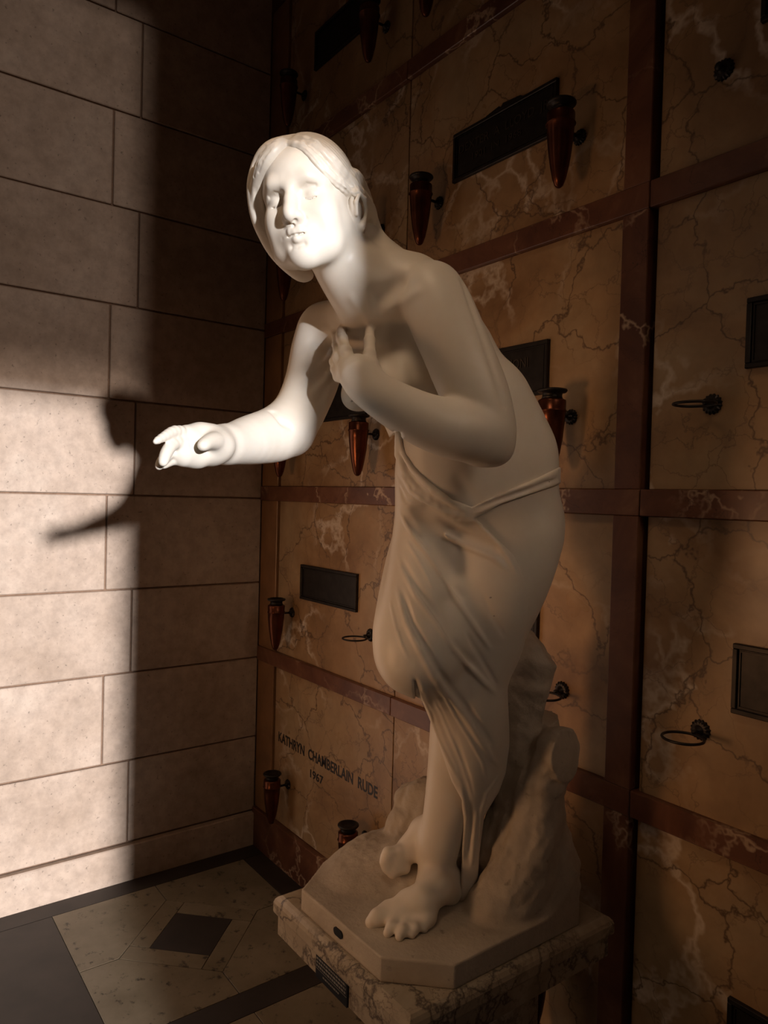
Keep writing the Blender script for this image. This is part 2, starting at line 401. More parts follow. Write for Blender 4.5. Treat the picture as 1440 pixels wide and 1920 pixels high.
# text as thin mesh
FONT = None
def text_mesh(body, size, depth, name='lettering', width=None, bold=.0):
    cu = bpy.data.curves.new(name, 'FONT'); cu.body = body; cu.size = size; cu.extrude = depth/2; cu.align_x = 'CENTER'; cu.align_y = 'CENTER'; cu.resolution_u = 3
    if bold: cu.offset = bold
    o = bpy.data.objects.new(name, cu); COL.objects.link(o); dg = bpy.context.evaluated_depsgraph_get(); dg.update()
    me = bpy.data.meshes.new_from_object(o.evaluated_get(dg)); bpy.data.objects.remove(o)
    if width:
        xs = [v.co.x for v in me.vertices]; w = max(xs)-min(xs); c = (max(xs)+min(xs))/2
        for v in me.vertices: v.co.x = (v.co.x-c)*width/w
    return me
def put_text(body, x, z, y, size, mat, parent, width=None, depth=.002, bold=.0, origin=(0, 0, 0)):
    me = text_mesh(body, size, depth, 'lettering', width, bold)
    for v in me.vertices: v.co = Vector((x+v.co.x, y, z+v.co.y)) + Vector((0, -v.co.z, 0)) - Vector(origin)
    # one mesh per word: cut where the gap between letters is wide
    iv = sorted((min(me.vertices[i].co.x for i in p.vertices), max(me.vertices[i].co.x for i in p.vertices), p.index) for p in me.polygons)
    groups = [[iv[0][2]]]; end = iv[0][1]
    for x0, x1, i in iv[1:]:
        if x0-end > size*.30: groups.append([])
        groups[-1].append(i); end = max(end, x1)
    out = None
    for g in groups:
        vs = sorted({i for p in g for i in me.polygons[p].vertices}); mp = {v: k for k, v in enumerate(vs)}
        m_ = bpy.data.meshes.new('lettering'); m_.from_pydata([me.vertices[i].co[:] for i in vs], [], [[mp[i] for i in me.polygons[p].vertices] for p in g]); m_.update()
        out = link('lettering', m_, mat, parent)
    return out
def plaque(cx, z0, z1, hw, label, lines, notch=False):
    o = (cx, .004, (z0+z1)/2); root = empty('bronze_plaque', o, label, 'plaque', 'bronze plaques on the crypt wall')
    hh = (z1-z0)/2
    bm = bmesh.new(); add_box(bm, (-hw, -.006, -hh), (hw, 0, hh), .001)
    if notch:
        pts = [(-.075, hh-.001), (-.065, hh+.005), (-.014, hh+.013), (-.006, hh+.007), (.002, hh+.016), (.07, hh+.010), (.08, hh+.004), (.085, hh-.001)]
        vs = [bm.verts.new((x, -.006, z)) for x, z in pts]; f = bm.faces.new(vs); r = bmesh.ops.extrude_face_region(bm, geom=[f])
        for v in [g for g in r['geom'] if isinstance(g, bmesh.types.BMVert)]: v.co.y = 0
    link('backplate', bm_mesh(bm, 'backplate'), MBR, root)
    t = .011; bm = bmesh.new()
    for lo, hi in (((-hw, -.012, -hh), (hw, -.004, -hh+t)), ((-hw, -.012, hh-t), (hw, -.004, hh)), ((-hw, -.012, -hh+t), (-hw+t, -.004, hh-t)), ((hw-t, -.012, -hh+t), (hw, -.004, hh-t))): add_box(bm, lo, hi, .0015)
    for lo, hi in (((-hw+t+.003, -.009, -hh+t+.003), (hw-t-.003, -.004, -hh+t+.006)), ((-hw+t+.003, -.009, hh-t-.006), (hw-t-.003, -.004, hh-t-.003)), ((-hw+t+.003, -.009, -hh+t+.006), (-hw+t+.006, -.004, hh-t-.006)), ((hw-t-.006, -.009, -hh+t+.006), (hw-t-.003, -.004, hh-t-.006))): add_box(bm, lo, hi)
    link('frame', bm_mesh(bm, 'frame'), MBR, root)
    for txt, dx, dz, sz, wd in lines:
        put_text(txt, dx, dz, -.007, sz, MLT, root, wd)
    return root
plaque(.583, 3.335, 3.49, .207, 'wide black plaque at the top edge, above and left of the head', [])
plaque(1.455, 2.594, 2.745, .207, 'bronze plaque with notched crest and raised name right of the head', [('DEXTER  A  LLOYD  JR', 0, .018, .036, .36), ('1901  IN  1968', -.02, -.022, .028, .20)], True)
plaque(.590, 1.893, 2.042, .215, 'dark plaque glimpsed between the raised arm and the chest', [])
plaque(1.452, 1.893, 2.042, .207, 'framed bronze plaque ending in NONI behind the shoulder blade', [('NONI', .094, .020, .040, .082)])
plaque(.570, 1.169, 1.312, .206, 'small dark plaque left of the draped knee', [])
plaque(1.452, 1.169, 1.312, .200, 'plaque corner showing between the hip and the stump', [])
plaque(2.405, 1.893, 2.042, .203, 'framed plaque cut by the right edge, above the edge-on ring', [])
plaque(2.402, 1.157, 1.307, .203, 'framed plaque cut by the right edge, above the round ring', [])
plaque(2.412, 2.615, 2.765, .203, 'plaque corner at the upper right edge above the rosette', [])
plaque(2.418, .40, .547, .203, 'plaque corner at the bottom right corner of the wall', [])
ins = empty('carved_inscription', (.56, .004, .54), 'black carved name KATHRYN CHAMBERLAIN RUDE with 1967 on low marble panel', 'inscription')
put_text('KATHRYN  CHAMBERLAIN  RUDE', 0, 0, -.0002, .058, MIN, ins, .735, .001, .0016)
put_text('1967', -.045, -.075, -.0002, .045, MIN, ins, .10, .001, .0012)

# ------------------------------------------------------------------ implicit-surface modelling (numpy)
VIEW = M3  # columns not needed; image-plane right/up/toward at a point
IR = M3 @ np.array([1., 0, 0]); IU = M3 @ np.array([0, 1., 0]); IT = M3 @ np.array([0, 0, 1.])   # right, up, toward the viewer
def smooth(pts, n=3):
    pts = [np.asarray(p, float) for p in pts]; out = []
    if len(pts) < 3: return [tuple(p) for p in pts]
    for i in range(len(pts)-1):
        p0 = pts[max(i-1, 0)]; p1 = pts[i]; p2 = pts[i+1]; p3 = pts[min(i+2, len(pts)-1)]
        for j in range(n):
            t = j/n; out.append(tuple(.5*((2*p1)+(-p0+p2)*t+(2*p0-5*p1+4*p2-p3)*t*t+(-p0+3*p1-3*p2+p3)*t**3)))
    out.append(tuple(pts[-1])); return out
class Field:
    """ordered list of primitives; groups are fields united with a small blend"""
    def __init__(s): s.items = []
    def seg(s, a, b, ra, rb, k=.01, op='u', flat=None):
        a = np.asarray(a, float); b = np.asarray(b, float)
        s.items.append(dict(t='seg', a=a, b=b, ra=ra, rb=rb, k=k, op=op, flat=flat, c=(a+b)/2, R=np.linalg.norm(b-a)/2+max(ra, rb)+k))
        return s
    def chain(s, pts, k=.01, op='u', flat=None):     # pts: (xyz, r)
        for (a, ra), (b, rb) in zip(pts, pts[1:]): s.seg(a, b, ra, rb, k, op, flat)
        return s
    def pc(s, pts, k=.01, op='u', flat=None):        # pts: (px, py, D, r in px)
        return s.chain([(P(x, y, D), r*D/F) for x, y, D, r in smooth(pts, 3)], k, op, flat)
    def ell(s, c, r, axes=None, k=.01, op='u'):
        c = np.asarray(c, float); r = np.asarray(r, float); A = np.eye(3) if axes is None else np.asarray(axes, float)
        s.items.append(dict(t='ell', c=c, r=r, A=A, k=k, op=op, R=r.max()+k)); return s
    def ball(s, px, py, D, r, k=.01, op='u'): p = P(px, py, D); return s.seg(p, p+1e-5, r, r, k, op)
    def add(s, pts, w, amp, tp=0):                         # gaussian displacement: amp>0 carves, amp<0 raises
        pts = [np.asarray(p, float) for p in pts]
        if len(pts) == 1: pts = [pts[0], pts[0]+1e-6]
        L = max(np.linalg.norm(q-pts[0]) for q in pts)
        s.items.append(dict(t='add', p=pts, w=w, amp=amp, tp=tp, c=sum(pts)/len(pts), R=max(np.linalg.norm(q-sum(pts)/len(pts)) for q in pts)+3*w)); return s
    def fn(s, f, c, R): s.items.append(dict(t='fn', f=f, c=np.asarray(c, float), R=R)); return s
    def grp(s, field, k=.004, op='u'):
        cs = [(i['c'], i['R']) for i in field.items if i['t'] not in ('add', 'fn')]
        lo = np.min([c-R for c, R in cs], 0); hi = np.max([c+R for c, R in cs], 0)
        s.items.append(dict(t='grp', f=field, k=k, op=op, c=(lo+hi)/2, R=np.linalg.norm(hi-lo)/2+k)); return s
def _dseg(p, it):
    a, b = it['a'], it['b']; ab = b-a; L = ab@ab
    q = p-a.astype(np.float32)
    t = np.clip(q@(ab.astype(np.float32))/np.float32(max(L, 1e-12)), 0, 1)
    q = q-t[:, None]*ab.astype(np.float32)
    d2 = np.einsum('ij,ij->i', q, q)
    if it['flat'] is not None:
        n, ratio = it['flat']; qn = q@np.asarray(n, np.float32); d2 = d2+qn*qn*np.float32(1/ratio**2-1)
    return np.sqrt(d2)-(it['ra']+t*(it['rb']-it['ra']))
def _dell(p, it):
    q = (p-it['c'].astype(np.float32))@(it['A'].T.astype(np.float32)); r = it['r'].astype(np.float32)
    k0 = np.sqrt(((q/r)**2).sum(1)); k1 = np.sqrt(((q/(r*r))**2).sum(1))+1e-6
    return k0*(k0-1)/k1
def _dpoly(p, pts):
    best = None; n = len(pts)-1; L = [np.linalg.norm(b-a) for a, b in zip(pts, pts[1:])]; T = sum(L); acc = 0.0
    for a, b, l in zip(pts, pts[1:], L):
        ab = b-a; q = p-a.astype(np.float32); t = np.clip(q@ab.astype(np.float32)/np.float32(max(ab@ab, 1e-12)), 0, 1)
        q = q-t[:, None]*ab.astype(np.float32); d = np.einsum('ij,ij->i', q, q); sa = (acc+t*l)/T
        if best is None: best, s_ = d, sa
        else: m_ = d < best; best = np.where(m_, d, best); s_ = np.where(m_, sa, s_)
        acc += l
    return best, s_
BIG = np.float32(.25)
def smin(a, b, k):
    if k <= 0: return np.minimum(a, b)
    h = np.maximum(k-np.abs(a-b), 0)/k; return np.minimum(a, b)-h*h*k*.25
def evalf(field, p, c=None, hb=0):
    d = np.full(len(p), BIG, np.float32)
    its = field.items
    if c is not None:
        ck = getattr(field, 'cull', None)
        if ck is None or len(ck[0]) != len(its):
            ck = field.cull = (np.array([i['c'] for i in its]), np.array([i['R']+(.05 if i['t'] in ('seg', 'ell', 'grp') else 0.0) for i in its]))
        q = ck[0]-c; its = [its[j] for j in np.flatnonzero(np.einsum('ij,ij->i', q, q) < (ck[1]+hb)**2)]
    for it in its:
        t = it['t']
        if t == 'add': 
            dd, s_ = _dpoly(p, it['p']); g_ = np.exp(-dd/np.float32(it['w']**2))
            if it['tp']: u = np.clip(np.minimum(s_, 1-s_)/it['tp'], 0, 1); g_ = g_*(u*u*(3-2*u)) 
            d = d+np.float32(it['amp'])*g_; continue
        if t == 'fn': d = it['f'](p, d); continue
        e = _dseg(p, it) if t == 'seg' else _dell(p, it) if t == 'ell' else evalf(it['f'], p, c, hb)
        if it['op'] == 'u': d = smin(d, e, it['k'])
        elif it['op'] == 's': d = -smin(-d, e, it['k'])
        elif it['op'] == 'i': d = -smin(-d, -e, it['k'])
    return d
def eval_pts(field, pts, B=.045):
    pts = pts.astype(np.float32); key = np.floor(pts/B).astype(np.int64); h = key[:, 0]*73856093 ^ key[:, 1]*19349663 ^ key[:, 2]*83492791
    o = np.argsort(h, kind='stable'); hs = h[o]; cuts = np.flatnonzero(np.diff(hs))+1; out = np.empty(len(pts), np.float32)
    for idx in np.split(o, cuts):
        p = pts[idx]; c = (p.min(0)+p.max(0))/2; hb = np.linalg.norm(p.max(0)-p.min(0))/2; out[idx] = evalf(field, p, c, hb)
    return out
def trace(field, px, py, D0=.8, D1=2.3):
    o = CAM; d = ray(px, py); L = np.linalg.norm(d); t = D0
    for i in range(140):
        p = (o+d*t)[None].astype(np.float32); v = float(evalf(field, p, p[0], 0)[0])
        if v < .0006: return o+d*t
        t += max(min(v, .042), .0004)*.85/L
        if t > D1: return None
    return o+d*t
def trace_line(field, pts, n=6):
    out = []
    for (x0, y0), (x1, y1) in zip(pts, pts[1:]):
        for i in range(n): 
            q = trace(field, x0+(x1-x0)*i/n, y0+(y1-y0)*i/n)
            if q is not None: out.append(q)
    q = trace(field, *pts[-1])
    if q is not None: out.append(q)
    return out
def grid_mesh(field, lo, hi, h, name, proj=2, refine=None):
    """sparse sampling of the field, surface nets, then vertices pulled onto the surface"""
    nb = 12; lo = np.asarray(lo, float); hi = np.asarray(hi, float)
    nbk = np.ceil((hi-lo)/(h*nb)).astype(int); n = nbk*nb+1
    g = np.full(n, BIG, np.float32); hb = h*nb/2*math.sqrt(3)
    ii = np.stack(np.meshgrid(*[np.arange(k) for k in nbk], indexing='ij'), -1).reshape(-1, 3)
    cs = lo+(ii+.5)*h*nb; ds = eval_pts(field, cs, .15)
    loc = np.stack(np.meshgrid(*[np.arange(nb+1)]*3, indexing='ij'), -1).reshape(-1, 3).astype(np.float32)*h
    for (i, j, k), c, d in zip(ii, cs, ds):
        s = (slice(i*nb, i*nb+nb+1), slice(j*nb, j*nb+nb+1), slice(k*nb, k*nb+nb+1))
        if abs(d) > hb*1.5+.008: g[s] = d; continue
    for (i, j, k), c, d in zip(ii, cs, ds):
        if abs(d) > hb*1.5+.008: continue
        s = (slice(i*nb, i*nb+nb+1), slice(j*nb, j*nb+nb+1), slice(k*nb, k*nb+nb+1))
        g[s] = evalf(field, (loc+(c-h*nb/2)).astype(np.float32), c, hb).reshape(nb+1, nb+1, nb+1)
    ins = g < 0
    a = ins[:-1, :-1, :-1]; cnt = np.zeros(a.shape, np.int8)
    for dx in (0, 1):
        for dy in (0, 1):
            for dz in (0, 1): cnt += ins[dx:n[0]-1+dx, dy:n[1]-1+dy, dz:n[2]-1+dz]
    act = (cnt > 0) & (cnt < 8); cells = np.argwhere(act); vid = np.full(act.shape, -1, np.int32); vid[act] = np.arange(len(cells))
    acc = np.zeros((len(cells), 3)); w = np.zeros(len(cells))
    corners = [(0, 0, 0), (1, 0, 0), (0, 1, 0), (1, 1, 0), (0, 0, 1), (1, 0, 1), (0, 1, 1), (1, 1, 1)]
    cv = [g[cells[:, 0]+c[0], cells[:, 1]+c[1], cells[:, 2]+c[2]] for c in corners]
    for e0, e1 in [(0, 1), (2, 3), (4, 5), (6, 7), (0, 2), (1, 3), (4, 6), (5, 7), (0, 4), (1, 5), (2, 6), (3, 7)]:
        va, vb = cv[e0], cv[e1]; mk = (va < 0) != (vb < 0); t = np.where(mk, va/np.where(mk, va-vb, 1), 0)
        ca = np.array(corners[e0], float); cb = np.array(corners[e1], float)
        acc += (ca+t[:, None]*(cb-ca))*mk[:, None]; w += mk
    verts = lo+(cells+acc/w[:, None])*h
    quads = []
    for ax in range(3):
        sl0 = [slice(1, -1)]*3; s1 = [slice(1, -1)]*3
        sl0[ax] = slice(0, -1); s1[ax] = slice(1, None)
        A = ins[tuple(sl0)]; Bb = ins[tuple(s1)]; idx = np.argwhere(A != Bb)
        if not len(idx): continue
        off = np.array([1, 1, 1]); off[ax] = 0; base = idx+off
        fl = A[idx[:, 0], idx[:, 1], idx[:, 2]]
        u, v = [(1, 2), (2, 0), (0, 1)][ax]; eu = np.zeros(3, int); eu[u] = 1; ev_ = np.zeros(3, int); ev_[v] = 1
        q = [vid[tuple((base-x).T)] for x in (0*eu, eu, eu+ev_, ev_)]
        q = np.stack(q, 1); q[~fl] = q[~fl][:, ::-1]; quads.append(q)
    quads = np.concatenate(quads)
    me = bpy.data.meshes.new(name)
    def build(me, verts, quads):
        me.clear_geometry(); me.vertices.add(len(verts)); me.vertices.foreach_set('co', verts.astype(np.float32).ravel())
        me.loops.add(len(quads)*4); me.loops.foreach_set('vertex_index', quads.astype(np.int32).ravel())
        me.polygons.add(len(quads)); me.polygons.foreach_set('loop_start', np.arange(0, len(quads)*4, 4, dtype=np.int32)); me.update(calc_edges=True)
    build(me, verts, quads)
    if refine is not None:                             # finer faces where detail is needed
        for fnc in refine:
            bm = bmesh.new(); bm.from_mesh(me)
            fs = [f for f in bm.faces if fnc(f.calc_center_median())]; es = list({e for f in fs for e in f.edges})
            bmesh.ops.subdivide_edges(bm, edges=es, cuts=1, use_grid_fill=True)
            bm.to_mesh(me); bm.free()
    for it in range(proj):
        nv = len(me.vertices); co_ = np.empty(nv*3, np.float32); me.vertices.foreach_get('co', co_); co_ = co_.reshape(-1, 3)
        no = np.empty(nv*3, np.float32); me.vertex_normals.foreach_get('vector', no); no = no.reshape(-1, 3)
        d = eval_pts(field, co_); e = .0012; d2 = eval_pts(field, co_+no*e) ; sl = np.clip((d2-d)/e, .35, 3)
        co_ = co_-no*np.clip(d/sl, -h, h)[:, None]*.95
        me.vertices.foreach_set('co', co_.ravel()); me.update()
    me.shade_smooth(); me.update()
    print(name, 'verts', len(me.vertices), 'polys', len(me.polygons), 't', round(time.time()-T0, 1))
    return me
def vnoise(p, s, seed=0):                              # cheap smooth pseudo-noise from rotated sines
    r = np.random.RandomState(seed); o = np.zeros(len(p), np.float32)
    for i in range(5):
        k = r.normal(size=3); k = k/np.linalg.norm(k)*s*(1+.6*i); o += np.sin(p@k.astype(np.float32)+r.uniform(0, 6.28)).astype(np.float32)/(1+.45*i)
    return o/2.4

# ------------------------------------------------------------------ the statue
ZP = .65
PX0, PX1, PY0, PY1 = 1.480, 1.997, -.710, -.105      # pedestal slab
ZB = .700                                             # top edge of the plinth
def mixv(*a): return sum(np.asarray(v)*w for v, w in a)
# torso facing: turned to the viewer's left and bowed
TF = nrm(-.62*IR + .76*IT - .10*IU)

body = Field()
# pelvis and torso
body.pc([(716, 560, 1.350, 52), (745, 610, 1.400, 84), (797, 690, 1.465, 106), (850, 790, 1.495, 104), (888, 865, 1.530, 116), (905, 945, 1.560, 128)], .05, flat=(TF, .80))
body.ball(975, 985, 1.580, .088, .07)                 # left buttock and hip
body.ball(928, 985, 1.70, .10, .07)
body.pc([(905, 760, 1.50, 88), (955, 850, 1.53, 82)], .06) # flank
body.ball(835, 905, 1.470, .088, .08)                 # belly
body.ball(826, 812, 1.44, .070, .07)
# shoulders
body.pc([(735, 560, 1.370, 50), (812, 545, 1.300, 52)], .05)
body.pc([(700, 590, 1.390, 52), (612, 618, 1.470, 46)], .05)
body.pc([(690, 515, 1.335, 46), (775, 520, 1.345, 34)], .05)   # trapezius
body.pc([(818, 565, 1.42, 50), (853, 648, 1.455, 58)], .05)    # shoulder blade
# breasts
body.ball(693, 720, 1.352, .046, .035); body.ball(665, 745, 1.335, .022, .03)
body.ball(775, 704, 1.350, .048, .045); body.ball(757, 722, 1.322, .020, .03)
# neck
body.pc([(632, 470, 1.315, 50), (665, 520, 1.325, 52), (702, 568, 1.345, 58)], .025)
body.pc([(668, 440, 1.375, 40), (715, 505, 1.385, 50)], .03)
# legs
body.pc([(950, 1000, 1.535, 98), (925, 1090, 1.535, 90), (900, 1180, 1.545, 72), (878, 1270, 1.565, 57), (872, 1330, 1.585, 52), (868, 1390, 1.615, 53), (853, 1470, 1.640, 45), (832, 1550, 1.655, 33), (818, 1608, 1.660, 29.5)], .03)
body.pc([(855, 990, 1.650, 88), (826, 1080, 1.570, 82), (796, 1170, 1.500, 66), (778, 1235, 1.455, 53)], .03)
body.pc([(781, 1240, 1.458, 50), (846, 1306, 1.55, 40), (872, 1390, 1.62, 40), (864, 1470, 1.68, 34), (838, 1530, 1.69, 25)], .02)
body.ball(763, 1252, 1.430, .032, .025)
# left foot
def gz(px, py, z, r): return (G(px, py, z), r)
heel = G(842, 1672, ZB+.020)
body.chain([(heel, .028), (G(822, 1664, ZB+.045), .030), (G(790, 1690, ZB+.035), .028), (G(757, 1712, ZB+.018), .023)], .02)
body.chain([(P(818, 1608, 1.66), .034), (G(815, 1650, ZB+.045), .035), (G(790, 1696, ZB+.028), .028), (G(800, 1722, ZB+.012), .020)], .02)
body.chain([(G(760, 1690, ZB+.03), .022), (G(728, 1718, ZB+.014), .019)], .02)
body.ball(850, 1640, 1.655, .018, .02)
feet = Field()
for a, b, c, ra, rb in [((728, 1705), (708, 1721), (697, 1729), .0165, .0135), ((752, 1712), (734, 1738), (727, 1749), .0105, .0092), ((771, 1716), (755, 1744), (749, 1756), .0100, .0088), ((788, 1716), (777, 1741), (772, 1752), .0095, .0083), ((802, 1712), (797, 1731), (795, 1741), .0095, .0083)]:
    tt = Field(); tt.chain([(G(*a, ZB+.016), ra*1.15), (G(*b, ZB+.013), ra*1.1), (G(*c, ZB+.007), rb*1.02)], .006); body.grp(tt, .012)
# right foot, behind
body.chain([(P(838, 1530, 1.69), .030), (P(795, 1560, 1.70), .031), (P(770, 1590, 1.69), .026), (P(742, 1612, 1.67), .020)], .02)
for i, (x, y) in enumerate([(722, 1600), (719, 1612), (724, 1623), (734, 1632)]):
    body.chain([(P(x+24, y-4, 1.668), .014), (P(x+6, y, 1.660), .0125), (P(x+2, y+6, 1.655), .0105)], .010)

# right arm (reaching), its own group
arm_r = Field()
arm_r.pc([(612, 618, 1.470, 46), (598, 660, 1.455, 45), (585, 715, 1.420, 43), (562, 770, 1.375, 41), (541, 800, 1.345, 42)], .02)
arm_r.pc([(541, 800, 1.345, 42), (515, 815, 1.300, 44), (470, 825, 1.225, 39), (432, 833, 1.155, 30), (412, 833, 1.125, 27)], .02)
arm_r.ball(553, 822, 1.345, .026, .02)
# palm facing up and to the viewer
def hp(x, y, D, r): return (P(x, y, D), r)
palm = Field()
palm.chain([hp(412, 833, 1.125, .020), hp(385, 833, 1.09, .024), hp(357, 838, 1.05, .022), hp(340, 842, 1.03, .018)], .015)
palm.chain([hp(405, 822, 1.105, .018), hp(375, 817, 1.07, .0165), hp(350, 817, 1.045, .0145)], .012)
palm.chain([hp(400, 848, 1.10, .017), hp(370, 855, 1.06, .015), hp(345, 857, 1.035, .013)], .012)
palm.add([P(372, 838, 1.045)], .014, .006)
arm_r.grp(palm, .015)
def finger(fld, pts, k=.004, ku=.005):
    f = Field(); f.chain(pts, k); fld.grp(f, ku)
def fpx(fld, pts, k=.004, ku=.005):
    f = Field(); f.pc(pts, k); fld.grp(f, ku)
fpx(arm_r, [(352, 813, 1.045, 12), (328, 809, 1.01, 10), (309, 818, .985, 8), (292, 828, .965, 5.2)])      # index
fpx(arm_r, [(347, 826, 1.035, 11), (323, 834, 1.000, 10.5), (311, 851, .982, 9.8), (306, 867, .972, 7.6)])  # middle
fpx(arm_r, [(345, 842, 1.045, 10.5), (320, 849, 1.018, 9.5), (305, 863, 1.000, 8.4), (298, 875, .992, 6.0)])   # ring
fpx(arm_r, [(347, 856, 1.050, 9.5), (326, 863, 1.032, 7.6), (314, 868, 1.018, 6.6), (306, 873, 1.010, 5.0)])   # little
for q in ([(336, 822), (343, 833), (345, 842)], [(352, 830), (362, 842), (366, 856)], [(338, 836), (348, 843)], [(334, 850), (346, 854)]): arm_r.add([P(x, y, 1.022) for x, y in q], .0022, .0018, .2)
arm_r.ell(P(408, 836, 1.085), (.026, .024, .022), k=.022)
fpx(arm_r, [(408, 830, 1.075, 20), (401, 827, 1.050, 15), (390, 829, 1.028, 11.5), (380, 836, 1.010, 9)], .006, .008)   # thumb
arm_r.add([P(372, 830, 1.012), P(379, 839, 1.007)], .003, 0)
body.grp(arm_r, .02)

# left arm, bent across, hand on the chest
TORSO = Field(); TORSO.items = [i for i in body.items if i['c'][2] > 1.5]
arm_l = Field()
arm_l.pc([(808, 550, 1.298, 57), (836, 610, 1.280, 57), (866, 680, 1.268, 56), (893, 745, 1.265, 54), (908, 800, 1.268, 49), (914, 826, 1.270, 43)], .02)
arm_l.pc([(905, 815, 1.262, 45), (860, 808, 1.235, 47), (800, 790, 1.220, 42), (745, 762, 1.214, 35), (703, 736, 1.215, 29), (682, 716, 1.220, 27)], .02)
arm_l.pc([(925, 838, 1.270, 28), (905, 835, 1.262, 33)], .02)
arm_l.ball(934, 846, 1.275, .013, .024)
arm_l.add([P(893, 790, 1.235), P(868, 770, 1.225)], .010, .006)
ph = Field()
ph.chain([hp(680, 718, 1.220, .026), hp(673, 700, 1.220, .027), hp(669, 690, 1.226, .022)], .015)
ph.chain([hp(692, 708, 1.228, .0175), hp(696, 692, 1.236, .0145)], .012)
ph.chain([hp(662, 706, 1.222, .021), hp(652, 692, 1.236, .017)], .012)
arm_l.grp(ph, .015)
def chest(x, y, off): q = trace(TORSO, x, y); return float(-((q-CAM)@M3)[2])-off if q is not None else 1.28
def cfinger(pts, ku):
    f = Field(); l = []
    Dt = chest(pts[-1][0], pts[-1][1], pts[-1][3]*.8)
    for i, (x, y, D, r) in enumerate(pts):
        if i == len(pts)-1: D = Dt
        if D is None: D = (Dt+pts[i-1][2])/2 - .003
        l.append((P(x, y, D), r))
    f.chain(l, .005); arm_l.grp(f, ku)
cfinger([(695, 690, 1.238, .0140), (693, 664, 1.244, .0104), (693, 638, None, .0094), (693, 619, 0, .0080)], .012)
cfinger([(656, 684, 1.238, .0140), (648, 657, 1.246, .0104), (642, 635, None, .0088), (639, 619, 0, .0070)], .010)
cfinger([(646, 692, 1.248, .0125), (634, 669, 1.258, .0088), (630, 647, None, .0070), (628, 630, 0, .0052)], .006)
cfinger([(644, 702, 1.254, .0120), (630, 692, 1.264, .0090), (626, 678, 1.274, .0076), (628, 664, 0, .0060)], .006)
cfinger([(648, 710, 1.256, .0115), (634, 706, 1.268, .0085), (630, 698, 0, .0070)], .006)

# head ------------------------------------------------------------
HC = CAM + M3 @ np.array([-.130, .537, -1.283])
HX, HY, HZ = [M3 @ np.array(v) for v in ([.9446, .1009, .3124], [-.2891, -.1951, .9372], [-.1555, .9756, .1551])]
def L(x, y, z): return HC+HX*x+HY*y+HZ*z
HA = np.array([HX, HY, HZ])
hs = 1.0
head = Field()
head.ell(L(0, -.020, .030), (.072, .088, .084), HA, .01)
head.ell(L(0, .022, -.020), (.062, .062, .082), HA, .03)
head.ell(L(0, .030, .042), (.058, .052, .046), HA, .03)
for s in (-1, 1):
    head.chain([(L(s*.053, .002, -.046), .019), (L(s*.036, .042, -.076), .020), (L(s*.008, .063, -.090), .018)], .03)
    head.ell(L(s*.037, .055, -.032), (.026, .023, .030), HA, .025)
    head.chain([(L(s*.012, .075, .020), .008), (L(s*.030, .072, .024), .008), (L(s*.048, .055, .018), .008)], .018)
    head.add([L(s*.030, .083, .002)], .015, .0085)
    head.add([L(s*.017, .085, .004)], .009, .0045)
    head.ell(L(s*.031, .0635, -.001), (.0155, .0135, .0118), HA, .005)
    lid = [L(s*.0175, .0735, -.0045), L(s*.024, .0765, -.0075), L(s*.032, .0765, -.0085), L(s*.040, .0725, -.0075), L(s*.0455, .067, -.004)]
    head.add(lid, .0016, .0020)
    head.add([L(s*.019, .078, .009), L(s*.030, .080, .0135), L(s*.042, .073, .011)], .0030, .0018)
# nose
head.chain([(L(0, .080, .014), .0075), (L(0, .090, -.008), .0078), (L(0, .0985, -.026), .0090), (L(0, .1005, -.033), .0098)], .012)
for s in (-1, 1):
    head.ell(L(s*.0115, .0905, -.0345), (.0072, .0095, .0072), HA, .006)
    head.add([L(s*.0062, .0985, -.0425)], .0034, .0050)
    head.add([L(s*.0195, .090, -.0300), L(s*.0205, .086, -.0385)], .0030, .0022)
head.ell(L(0, .070, -.056), (.027, .020, .022), HA, .02)
head.add([L(0, .0925, -.0445), L(0, .0925, -.050)], .0030, .0016)
head.chain([(L(-.020, .078, -.0600), .0035), (L(-.008, .0875, -.0560), .0052), (L(0, .0890, -.0572), .0050), (L(.008, .0875, -.0560), .0052), (L(.020, .078, -.0600), .0035)], .005)
head.chain([(L(-.017, .079, -.0655), .0038), (L(0, .0870, -.0680), .0062), (L(.017, .079, -.0655), .0038)], .005)
head.add([L(-.0225, .080, -.0612), L(-.012, .0885, -.0618), L(0, .0935, -.0625), L(.012, .0885, -.0618), L(.0225, .080, -.0612)], .0022, .0026, .12)
for s in (-1, 1): head.add([L(s*.0245, .078, -.0605)], .0040, .0028)
head.ell(L(0, .070, -.090), (.0185, .017, .0165), HA, .014)
head.add([L(-.010, .084, -.0790), L(0, .0865, -.0795), L(.010, .084, -.0790)], .0065, .0035)
# ears
for s in (-1, 1):
    c = lambda y, z, x=.0: L(s*(.078+x*1.3), -.004+y*1.12, -.003+z*1.12)
    head.ell(c(-.006, -.018, -.001), (.008, .016, .027), HA, .004)
    head.chain([(c(.006, -.026, .004), .0035), (c(.006, -.008, .006), .0035), (c(-.004, .006, .009), .0038), (c(-.018, .000, .012), .0040), (c(-.022, -.014, .012), .0038), (c(-.015, -.030, .009), .0038), (c(-.004, -.042, .006), .0060)], .003)
    head.add([c(-.008, -.020, .008)], .0075, .0060); head.add([c(-.012, -.004, .010), c(-.016, -.016, .010)], .003, .0022)
body.grp(head, .022)
body.grp(arm_l, .006)
